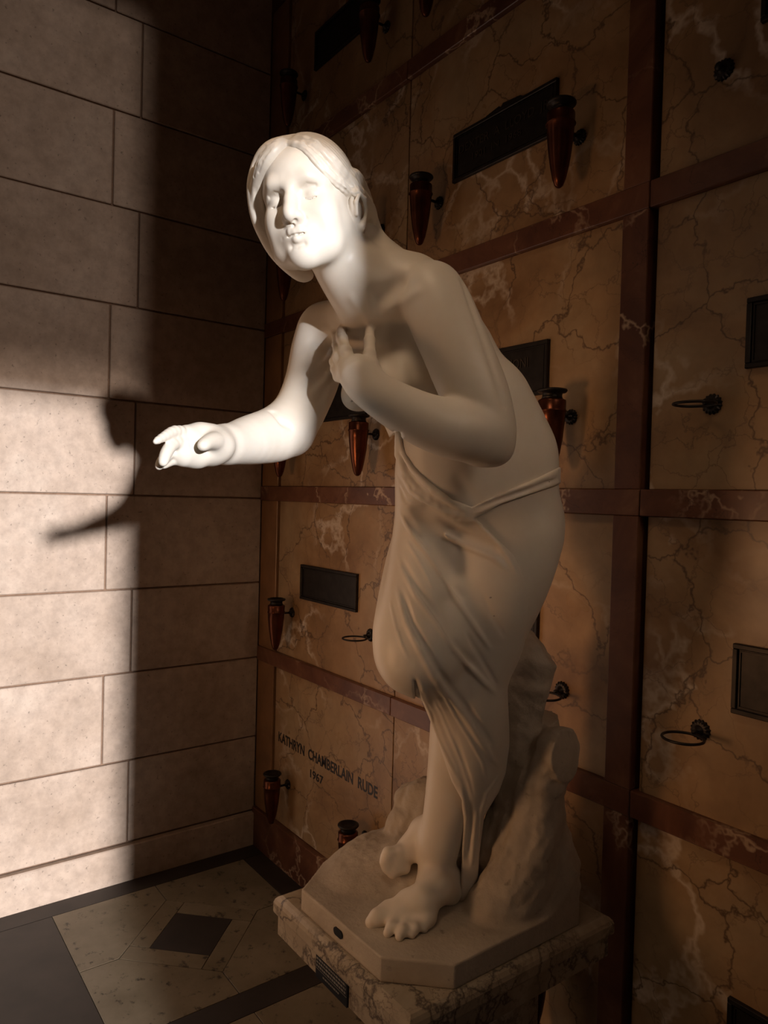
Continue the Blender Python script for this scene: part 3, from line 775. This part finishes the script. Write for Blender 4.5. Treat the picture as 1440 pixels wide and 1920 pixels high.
# surface relief on the body
def rel(pts, w, amp, fld=None):
    l = trace_line(body, pts, 3)
    if l: body.add(l, w, amp)
REL = [([(868, 530), (893, 600), (912, 655), (930, 710), (945, 760)], .006, .004), ([(690, 600), (735, 578), (782, 548)], .009, -.0028), ([(715, 555), (752, 530)], .013, .009), ([(640, 632), (612, 618)], .010, -.003),
       ([(660, 560), (690, 600)], .008, -.003), ([(752, 620), (780, 690)], .02, .004),
       ([(700, 545), (712, 585)], .009, .004), ([(885, 930), (860, 900)], .012, .003), ([(590, 640), (608, 655)], .012, .004),
       ([(512, 772), (528, 792), (546, 800)], .006, .005), ([(735, 620), (745, 650)], .012, .003)]
for a in REL: rel(*a)
tb = time.time()
STATUE = empty('marble_statue', (1.76, -.40, ZP), 'white marble statue of a draped woman leaning forward with one arm outstretched', 'statue')
def sp(name, me, mat): 
    o = link(name, me, mat); o.parent = STATUE; o.matrix_parent_inverse = Matrix.Translation(STATUE.location).inverted(); return o
HCv = Vector(HC)
MOUTH = Vector(L(0, .088, -.025)); FACE = Vector(L(0, .06, -.02)); HR = Vector(P(345, 840, 1.03)); HL = Vector(P(660, 665, 1.24))
ref = [lambda c: (c-FACE).length < .105 or (c-HR).length < .10 or (c-HL).length < .075, lambda c: (c-FACE).length < .075, lambda c: (c-MOUTH).length < .045]
allp = np.array([[*i['c'], i['R']] for i in body.items if i['t'] not in ('add', 'fn')])
lo = (allp[:, :3]-allp[:, 3:4]).min(0); hi = (allp[:, :3]+allp[:, 3:4]).max(0)
lo[2] = max(lo[2], ZB-.02)

# hair -------------------------------------------------------------
hair = Field()
hair.ell(L(0, -.022, .036), (.079, .094, .089), HA, .01)
hair.ell(L(.0, -.075, -.01), (.062, .045, .062), HA, .03)
hair.ell(L(0, .112, -.050), (.064, .086, .108), HA, .010, 's')          # the opening for the face
hair.ell(L(.085, .055, -.060), (.040, .055, .050), HA, .008, 's'); hair.ell(L(-.085, .055, -.060), (.040, .055, .045), HA, .008, 's')
hair.ell(L(.0, .02, -.115), (.075, .07, .055), HA, .01, 's')
skin = Field(); skin.items = list(head.items)
def lock(pts, r, k=.006, off=.0, fld=hair):
    l = []
    for (x, y), rr in zip(pts, r):
        q = trace(skin, x, y) 
        if q is None: continue
        l.append((q-nrm(ray(x, y))*off, rr))
    fld.chain([(q[:3], q[3]) for q in [np.array(v) for v in smooth([np.append(a, b) for a, b in l], 2)]], k)
lock([(528, 268), (545, 271), (568, 277), (589, 297), (606, 317), (622, 334), (640, 350), (652, 359), (659, 364)], [.004, .006, .007, .008, .008, .008, .0075, .006, .004], .007, -.002)
lock([(532, 262), (560, 262), (590, 275), (620, 303), (640, 326), (656, 345), (668, 362)], [.006, .008, .010, .011, .010, .009, .008], .008, -.004)
lock([(524, 268), (512, 276), (500, 290), (490, 308), (482, 325)], [.004, .006, .008, .008, .008], .007, -.001)
lock([(524, 268), (506, 272), (490, 286), (479, 308), (474, 335)], [.005, .008, .009, .010, .010], .006, -.004)
# left side hair that hangs beside the cheek
hair.pc([(483, 318, 1.262, 9), (476, 345, 1.272, 10), (479, 378, 1.285, 12), (487, 412, 1.30, 13), (502, 445, 1.32, 13), (519, 472, 1.335, 13), (541, 495, 1.345, 13), (564, 513, 1.352, 12), (578, 515, 1.36, 9)], .008)
hair.pc([(478, 330, 1.30, 12), (482, 380, 1.32, 14), (500, 430, 1.34, 14), (525, 468, 1.355, 14), (560, 500, 1.37, 12)], .010)
# hair swept over the ear to the nape and down the back
hair.pc([(652, 338, 1.262, 9), (672, 362, 1.290, 10), (690, 392, 1.33, 12), (694, 420, 1.365, 14), (700, 446, 1.375, 16), (722, 466, 1.40, 13), (752, 474, 1.43, 8)], .009)
hair.ell(L(.062, -.045, -.020), (.022, .032, .042), HA, .02)
hair.pc([(664, 330, 1.285, 13), (680, 366, 1.325, 13), (688, 405, 1.365, 15), (694, 432, 1.375, 16), (712, 455, 1.40, 15), (735, 468, 1.42, 10)], .009)
hair.pc([(660, 440, 1.36, 26), (690, 455, 1.385, 22), (720, 474, 1.41, 13)], .012)
hair.pc([(531, 268, 1.222, 10), (516, 282, 1.215, 12), (502, 300, 1.220, 13), (491, 322, 1.237, 12), (484, 347, 1.258, 10), (483, 374, 1.276, 8), (487, 400, 1.292, 6)], .008)
hair.pc([(545, 270, 1.25, 13), (516, 279, 1.25, 15), (498, 295, 1.255, 15), (487, 318, 1.268, 14), (481, 348, 1.28, 13), (481, 378, 1.29, 11)], .008)
hair.pc([(556, 272, 1.30, 18), (524, 288, 1.30, 20), (508, 315, 1.31, 22), (499, 350, 1.32, 18)], .01)
def flow(A, Bc, n, w, amp):
    A = smooth(A, 3); Bc = smooth(Bc, 3)
    for i in range(n):
        t = (i+.5+random.uniform(-.25, .25))/n; m = min(len(A), len(Bc)); i0 = random.randint(0, 3); i1 = m-random.randint(0, 3)
        pts = [(A[j][0]*(1-t)+Bc[j][0]*t+math.sin(j*.9+i)*.8, A[j][1]*(1-t)+Bc[j][1]*t) for j in range(i0, i1)]
        l = [trace(hair, *q) for q in pts]; l = [q for q in l if q is not None]
        if len(l) > 2: hair.add(l, w*random.uniform(.8, 1.4), amp*random.uniform(.9, 2.2), .25)
hair.add([L(0, .065, .098), L(0, .045, .112), L(0, .010, .126), L(0, -.03, .128)], .0045, .004)   # the parting
for pts, w, a in [([(600, 262), (620, 285), (640, 315), (655, 345)], .004, .0022), ([(570, 262), (592, 286), (612, 312)], .003, .0018), ([(632, 262), (655, 295), (672, 330), (680, 360)], .004, .002),
                  ([(610, 325), (630, 345), (650, 358)], .002, .0022), ([(612, 318), (634, 336), (655, 352)], .002, .002), ([(505, 280), (492, 300), (484, 322)], .0025, .002), ([(496, 278), (482, 300), (475, 330)], .0025, .002)]:
    l = trace_line(hair, pts, 2)
    if l: hair.add(l, w, a)
flow([(530, 270), (568, 280), (606, 320), (640, 354), (664, 374)], [(552, 252), (612, 256), (658, 300), (682, 345), (692, 392)], 13, .0020, .0016)
flow([(526, 270), (508, 280), (494, 300), (485, 325)], [(540, 260), (506, 266), (480, 296), (471, 335)], 7, .0020, .0015)
flow([(672, 395), (680, 425), (696, 452), (730, 470)], [(692, 390), (700, 420), (712, 448), (745, 468)], 4, .0025, .0015)
flow([(474, 345), (480, 390), (498, 435), (530, 480), (566, 512)], [(484, 345), (492, 390), (508, 430), (534, 468), (566, 500)], 3, .0022, .0016)
# drapery ----------------------------------------------------------
def mask_dist(poly):
    A = np.array(poly, np.float32); B = np.roll(A, -1, 0)
    def f(p):
        q = (p-CAM.astype(np.float32))@M3.astype(np.float32); z = -q[:, 2]; x = 720+F*q[:, 0]/z; y = 960-F*q[:, 1]/z
        best = np.full(len(p), 1e12, np.float32); inside = np.zeros(len(p), bool)
        for a, b in zip(A, B):
            ab = b-a; t = np.clip(((x-a[0])*ab[0]+(y-a[1])*ab[1])/(ab@ab), 0, 1); dx = x-a[0]-t*ab[0]; dy = y-a[1]-t*ab[1]
            best = np.minimum(best, dx*dx+dy*dy)
            c = ((a[1] > y) != (b[1] > y)) & (x < (b[0]-a[0])*(y-a[1])/(b[1]-a[1]+1e-9)+a[0]); inside ^= c
        return (np.sqrt(best)*np.where(inside, -1, 1)*z/F).astype(np.float32)
    return f
cloth = Field()
cloth.pc([(850, 790, 1.495, 104), (888, 865, 1.530, 118), (905, 945, 1.560, 128)], .05, flat=(TF, .80))
cloth.pc([(905, 760, 1.50, 88), (955, 850, 1.53, 82)], .06)
cloth.ball(928, 985, 1.70, .10, .07)
cloth.ball(975, 985, 1.580, .088, .07); cloth.ball(835, 905, 1.470, .088, .08)
cloth.pc([(950, 1000, 1.535, 98), (925, 1090, 1.535, 90), (900, 1180, 1.545, 72), (876, 1270, 1.565, 56), (876, 1330, 1.585, 54), (873, 1390, 1.612, 55), (870, 1450, 1.634, 47), (874, 1510, 1.665, 34), (873, 1570, 1.68, 29), (868, 1635, 1.685, 24), (870, 1672, 1.68, 26)], .04)
cloth.pc([(855, 990, 1.650, 88), (826, 1080, 1.570, 82), (796, 1170, 1.500, 66), (778, 1235, 1.455, 53)], .06)
cloth.pc([(781, 1240, 1.458, 50), (846, 1306, 1.55, 40), (868, 1370, 1.60, 40)], .02)
cloth.ball(763, 1252, 1.430, .032, .025)
cloth.pc([(790, 850, 1.46, 30), (802, 930, 1.47, 44), (798, 1010, 1.49, 48), (790, 1090, 1.48, 50), (783, 1160, 1.465, 48)], .03)                      # cloth hanging off the belly to the knee
cloth.pc([(838, 1110, 1.62, 45), (836, 1160, 1.57, 52), (838, 1220, 1.555, 46), (858, 1300, 1.570, 33), (872, 1380, 1.60, 30)], .06)   # web between the legs
cloth.pc([(880, 1290, 1.60, 46), (892, 1370, 1.64, 43), (903, 1440, 1.67, 40), (892, 1510, 1.695, 31), (880, 1580, 1.70, 24), (872, 1645, 1.70, 20)], .04)
cloth.fn(lambda p, d: d-np.float32(.0032), P(880, 1200, 1.55), .9)
TB = Field(); TB.items = [i for i in body.items if not (i['t'] == 'grp' and (i['f'] is arm_l or i['f'] is arm_r))]
for pts, r in [([(751, 800), (752, 822), (758, 850), (778, 885), (812, 922), (850, 948), (888, 962)], .0085), ([(750, 815), (750, 852), (762, 890), (792, 928), (836, 956), (886, 966)], .0095), ([(748, 892), (768, 930), (802, 955), (850, 972), (890, 971)], .0075),
               ([(882, 956), (935, 931), (995, 910), (1040, 888)], .0055), ([(882, 966), (940, 946), (1000, 925), (1042, 906)], .0062)]:
    l = trace_line(TB, pts, 3); l = [q+nrm(ray(*pts[0]))*(r*.45) for q in l]
    cloth.chain([(q, r*(.75+.25*math.sin(i*.6))) for i, q in enumerate(l)], .007)
folds = [([(768, 1262), (778, 1272), (793, 1302), (806, 1335)], .0035, .003), ([(746, 954), (762, 984), (781, 1012), (808, 1046), (833, 1085), (860, 1131), (894, 1180), (925, 1225)], .0055, -.0055),
 ([(752, 948), (774, 986), (796, 1016), (824, 1052), (848, 1090), (874, 1136)], .007, .004),
 ([(735, 1003), (753, 1064), (781, 1116), (817, 1165), (851, 1217), (888, 1259), (934, 1305)], .006, -.007),
 ([(746, 1040), (768, 1084), (800, 1132), (834, 1180), (866, 1224), (905, 1265)], .008, .006),
 ([(741, 1091), (762, 1168), (787, 1220), (811, 1266), (839, 1314)], .006, -.006), ([(750, 1098), (772, 1166), (798, 1215), (822, 1258), (850, 1304)], .006, .005),
 ([(784, 1220), (820, 1275), (851, 1317), (882, 1360), (912, 1406), (938, 1444)], .006, -.006), ([(800, 1226), (836, 1275), (866, 1316), (898, 1358), (922, 1396), (930, 1440)], .006, .0032),
 ([(781, 1256), (802, 1327), (820, 1382), (845, 1434), (863, 1473)], .005, -.004), ([(795, 1270), (815, 1330), (838, 1385), (860, 1432), (874, 1478), (884, 1520)], .0055, .0028),
 ([(750, 845), (772, 877), (811, 917), (850, 945), (880, 962)], .006, -.007), ([(757, 870), (782, 905), (815, 935), (860, 960)], .004, .003),
 ([(748, 880), (770, 920), (805, 948), (850, 966)], .005, -.004), ([(745, 905), (760, 940), (790, 955), (840, 972)], .0045, .0035),
 ([(869, 956), (924, 931), (986, 910), (1048, 884)], .004, -.004), ([(880, 966), (940, 943), (1000, 922), (1050, 904)], .004, -.004), ([(874, 961), (932, 938), (994, 916), (1048, 895)], .003, .003),
 ([(796, 972), (833, 1003), (875, 1024), (924, 1045), (960, 1075)], .006, -.006), ([(800, 958), (835, 982), (878, 1005), (925, 1028)], .010, .007),
 ([(885, 970), (915, 1000), (950, 1040), (975, 1085)], .005, -.003), ([(780, 960), (805, 1000), (845, 1062)], .012, .006),
 ([(795, 965), (822, 1010), (848, 1075)], .020, .011), ([(838, 1130), (845, 1180)], .016, .005),
 ([(863, 1470), (875, 1531), (869, 1577), (866, 1620)], .005, -.005), ([(894, 1516), (888, 1577), (884, 1630)], .005, -.004), ([(880, 1500), (882, 1560), (876, 1620)], .005, .004),
 ([(940, 1449), (912, 1486), (900, 1531), (896, 1590)], .005, -.004), ([(850, 1370), (866, 1420), (880, 1470)], .005, .003),
 ([(870, 1180), (905, 1240), (935, 1290)], .005, .002), ([(880, 1340), (905, 1390), (925, 1430)], .0045, .003), ([(730, 1120), (745, 1190), (768, 1240)], .004, -.002), ([(745, 1180), (755, 1215)], .003, -.0015),
 ([(760, 1010), (790, 1060), (815, 1110)], .004, -.002), ([(900, 1100), (920, 1150), (950, 1200)], .005, .0018), ([(810, 1300), (835, 1350), (858, 1400), (878, 1450), (890, 1500)], .0035, .0020), ([(825, 1290), (852, 1340), (880, 1385), (905, 1430), (914, 1470)], .0040, -.0025)]
for pts, w, a in folds:
    l = trace_line(cloth, pts, 2)
    if l: cloth.add(l, w*(1.05 if a > 0 else .9), a*(1.15 if a > 0 else 1.25), .2 if w < .010 else 0)
CLOTH_ALL = Field(); CLOTH_ALL.items = list(cloth.items)
MASK = mask_dist([(740, 806), (752, 812), (757, 838), (775, 868), (806, 903), (848, 936), (884, 950), (950, 920), (1010, 895), (1075, 862), (1075, 900), (1000, 925), (940, 945), (892, 972),
   (925, 1003), (962, 1040), (984, 1082), (990, 1130), (985, 1200), (965, 1280), (955, 1400), (948, 1450), (936, 1484), (908, 1530), (899, 1600), (894, 1690), (862, 1690), (868, 1560), (866, 1500), (847, 1465), (825, 1402), (816, 1375), (803, 1343), (791, 1314), (779, 1276), (776, 1276), (782, 1340), (690, 1340), (690, 1000), (700, 840)])
cloth.fn(lambda p, d: -smin(-d, -MASK(p), .006), P(880, 1200, 1.55), .9)
def under_cloth(p, d):                                 # the body stays a few millimetres below the cloth that covers it
    near = np.abs(d) < .05
    if not near.any(): return d
    q = p[near]; m = MASK(q); ok = m < .0
    if not ok.any(): return d
    e = np.full(len(q), -9, np.float32); qq = q[ok]; c = (qq.min(0)+qq.max(0))/2
    e[ok] = evalf(CLOTH_ALL, qq, c, float(np.linalg.norm(qq.max(0)-qq.min(0)))/2)+.0032-np.clip((m[ok]+.007)/.004, 0, 1)*.04
    d = d.copy(); d[near] = np.maximum(d[near], e); return d
body.fn(under_cloth, P(860, 1220, 1.56), .56)
# rock and stump ----------------------------------------------------
PL = [(1.575, -.690), (1.877, -.687), (1.976, -.582), (1.974, -.205), (1.915, -.135), (1.60, -.125), (1.510, -.20), (1.500, -.585)]
def plinth_fn(p, d):
    m = np.full(len(p), -9, np.float32); n = len(PL)
    for i in range(n):
        a = np.array(PL[i]); b = np.array(PL[(i+1) % n]); t = (b-a)/np.linalg.norm(b-a); nr = np.array([t[1], -t[0]]); m = np.maximum(m, ((p[:, 0]-a[0])*nr[0]+(p[:, 1]-a[1])*nr[1]).astype(np.float32))
    top = (ZB-.0015+vnoise(p*[1, 1, 0], 22, 5)*.0022).astype(np.float32)
    e = np.maximum(m, p[:, 2].astype(np.float32)-top)
    d = smin(d, e, .012)
    d = np.maximum(d, np.minimum(m-.0, 9)+0*d)        # the sides are cut plumb
    rough = np.clip((p[:, 2]-ZB-.004)/.03, 0, 1)
    d = d+(vnoise(p, 45, 8)*.0032+vnoise(p, 120, 9)*.0016+np.abs(vnoise(p*[1, 1, .45], 75, 10))*.003)*rough
    return np.maximum(d, ZP-p[:, 2].astype(np.float32)).astype(np.float32)
rock = Field()
def gp(x, y, z, r): return (np.array([x, y, z]), r)
rock.ell((1.60, -.42, .675), (.16, .22, .075), k=.05)
rock.ell((1.66, -.36, .68), (.14, .16, .115), k=.05)
rock.ell((1.545, -.45, .69), (.055, .11, .055), k=.04)
rock.ell((1.575, -.30, .74), (.10, .11, .075), k=.03)
rock.chain([(P(770, 1500, 1.88), .045), (P(800, 1500, 1.86), .055), (P(850, 1500, 1.84), .05)], .02)
rock.chain([(P(760, 1545, 1.84), .045), (P(800, 1545, 1.82), .05)], .02)
rock.add([P(742, 1492, 1.80), P(800, 1488, 1.80)], .008, .008)
rock.add([P(640, 1565, 1.70), P(655, 1595, 1.66), P(690, 1600, 1.64)], .010, -.008)   # lip round the hollow
rock.add([P(665, 1575, 1.68), P(700, 1580, 1.66)], .022, .010)
# stump
rock.pc([(985, 1690, 1.70, 92), (975, 1620, 1.70, 78), (985, 1540, 1.71, 58), (990, 1460, 1.71, 50), (988, 1380, 1.71, 48), (985, 1300, 1.71, 46), (980, 1240, 1.71, 38), (976, 1205, 1.70, 20)], .04)
rock.pc([(920, 1720, 1.60, 50), (970, 1650, 1.63, 40), (995, 1560, 1.65, 38), (1008, 1480, 1.65, 34), (1024, 1430, 1.64, 34)], .04)
rock.pc([(1050, 1700, 1.66, 50), (1035, 1620, 1.68, 42), (1015, 1540, 1.69, 30)], .03)
rock.pc([(1052, 1650, 1.80, 38), (1046, 1590, 1.80, 26)], .03)
stub_n = nrm(.70*IR+.12*IU+.66*IT)
sc_ = P(1064, 1410, 1.60)
rock.chain([(P(1012, 1455, 1.67), .046), (sc_-stub_n*.02, .056)], .02)
rock.ell(P(1000, 1240, 1.66), (.05, .045, .045), k=.02)
rock.chain([(P(1000, 1225, 1.66), .028), (P(1022, 1245, 1.65), .016)], .03); rock.chain([(P(1005, 1290, 1.66), .040), (P(1012, 1320, 1.655), .024)], .02)
def cuts(p, d):
    d = d+(vnoise(p*[1, 1, .22], 80, 12)*.0028)*np.clip((p[:, 2]-.74)/.05, 0, 1)
    d = -smin(-d, -(((p-sc_.astype(np.float32))@stub_n.astype(np.float32))+0*d).astype(np.float32)*np.where(np.linalg.norm(p-sc_, axis=1) < .085, 1, 0).astype(np.float32)+np.where(np.linalg.norm(p-sc_, axis=1) < .085, 0, 9).astype(np.float32), .004)
    for c, n in ((P(1030, 1235, 1.63), nrm(.75*IR+.62*IU+.2*IT)), (P(1018, 1250, 1.61), nrm(.15*IR+.45*IU+.88*IT)), (P(1033, 1290, 1.64), nrm(.97*IR-.22*IU+.1*IT))):
        pl = ((p-c.astype(np.float32))@n.astype(np.float32)); loc = (p[:, 2] > 1.10) & (p[:, 0] > 1.8)
        d = np.where(loc, np.maximum(d, pl), d)
    return d.astype(np.float32)
rock.fn(cuts, (1.76, -.4, .95), 1.2)
rock.fn(plinth_fn, (1.76, -.4, .95), 1.2)
rock.add([P(905, 1640, 1.66), P(935, 1600, 1.66)], .03, .012)
SPL = P(880, 1500, 1.7)
def is_stump(p):
    return np.maximum(.765-p[:, 2], -((p-SPL.astype(np.float32))@IR.astype(np.float32))).astype(np.float32)
def split_mesh(me, test, names):
    nv = len(me.vertices); V = np.empty(nv*3, np.float32); me.vertices.foreach_get('co', V); V = V.reshape(-1, 3)
    Q = np.empty(len(me.polygons)*4, np.int32); me.polygons.foreach_get('vertices', Q); Q = Q.reshape(-1, 4)
    c = V[Q].mean(1); sel = test(c) < 0; out = []
    for m_, nm in ((~sel, names[0]), (sel, names[1])):
        q = Q[m_]; u, inv = np.unique(q, return_inverse=True); q = inv.reshape(-1, 4)
        k = bpy.data.meshes.new(nm); k.vertices.add(len(u)); k.vertices.foreach_set('co', V[u].ravel()); k.loops.add(q.size); k.loops.foreach_set('vertex_index', q.astype(np.int32).ravel())
        k.polygons.add(len(q)); k.polygons.foreach_set('loop_start', np.arange(0, q.size, 4, dtype=np.int32)); k.update(calc_edges=True); k.shade_smooth(); out.append(k)
    return out
sp('hair', grid_mesh(hair, HC-.20, HC+np.array([.24, .24, .17]), .0027, 'hair', 2, [lambda c: True]), MS)
sp('drapery', grid_mesh(cloth, [1.45, -.75, .69], [2.15, 0, 1.72], .0040, 'drapery', 2, [lambda c: True]), MS)
fig = sp('figure', grid_mesh(body, lo, hi, .0039, 'figure', 2, ref), MS)
RKM, STM = split_mesh(grid_mesh(rock, [1.47, -.71, .645], [2.03, -.05, 1.36], .004, 'rock_base', 2), is_stump, ('rock_base', 'tree_stump'))
sp('rock_base', RKM, MK); sp('tree_stump', STM, MK)
bm = bmesh.new(); n = 20
vs = []
for i in range(n):
    a = 2*math.pi*i/n; x = .0085*math.cos(a)+(.008 if math.cos(a) > 0 else -.008); vs.append(bm.verts.new((1.729+x, -.6885, .675+.0085*math.sin(a))))
f = bm.faces.new(vs); r = bmesh.ops.extrude_face_region(bm, geom=[f])
for v in [g for g in r['geom'] if isinstance(g, bmesh.types.BMVert)]: v.co.y -= .003
op_ = sp('maker_plate', bm_mesh(bm, 'maker_plate'), MBK)

# ------------------------------------------------------------------ pedestal
PED = empty('stone_pedestal', (1.80, -.42, 0), 'veined white marble pedestal slab on a narrow shaft under the statue', 'pedestal')
def pp(o): o.parent = PED; o.matrix_parent_inverse = Matrix.Translation(PED.location).inverted(); return o
def ring_slab(name, prof, mat):     # prof: (inset, z) rising; rectangular profile loft
    bm = bmesh.new(); rings = []
    for i, z in prof: rings.append([bm.verts.new(v) for v in ((PX0+i, PY0+i, z), (PX1-i, PY0+i, z), (PX1-i, PY1-i, z), (PX0+i, PY1-i, z))])
    for a, b in zip(rings, rings[1:]):
        for k in range(4): bm.faces.new((a[k], a[(k+1) % 4], b[(k+1) % 4], b[k]))
    bm.faces.new(rings[0]); bm.faces.new(rings[-1])
    return pp(link(name, bm_mesh(bm, name), mat))
ring_slab('top_slab', [(.006, .606), (.001, .608), (0, .612), (0, .632), (.003, .640), (.009, .6465), (.016, .65)], MB)
ring_slab('fascia', [(.020, .553), (.009, .556), (.009, .606)], MB)
ring_slab('neck_moulding', [(.16, .48), (.14, .50), (.13, .515), (.06, .535), (.05, .553)], MB)
pp(box('shaft', (1.722, -.60, .06), (1.915, -.26, .49), MB, None, .004)); pp(box('foot_block', (1.66, -.66, 0), (1.97, -.20, .06), MB, None, .006))
pl = pp(box('title_plate', (1.668, -.7055, .5545), (1.790, -.699, .607), MBK, None, .0006))
bm = bmesh.new()
for row, (z, h_, x0, x1) in enumerate([(.5985, .0042, .004, .117), (.5905, .0042, .004, .117), (.5825, .0042, .004, .117), (.568, .0030, .030, .092)]):
    x = x0
    while x < x1:
        w_ = random.uniform(.003, .009); add_box(bm, (1.668+x, -.7062, z-h_/2), (1.668+min(x+w_, x1), -.7052, z+h_/2)); x += w_+.0022
add_box(bm, (1.670, -.7060, .5755), (1.788, -.7052, .5762))
le = link('engraving', bm_mesh(bm, 'engraving'), MSI, PED); le['kind'] = 'stuff'; le.matrix_parent_inverse = Matrix.Translation(PED.location).inverted()
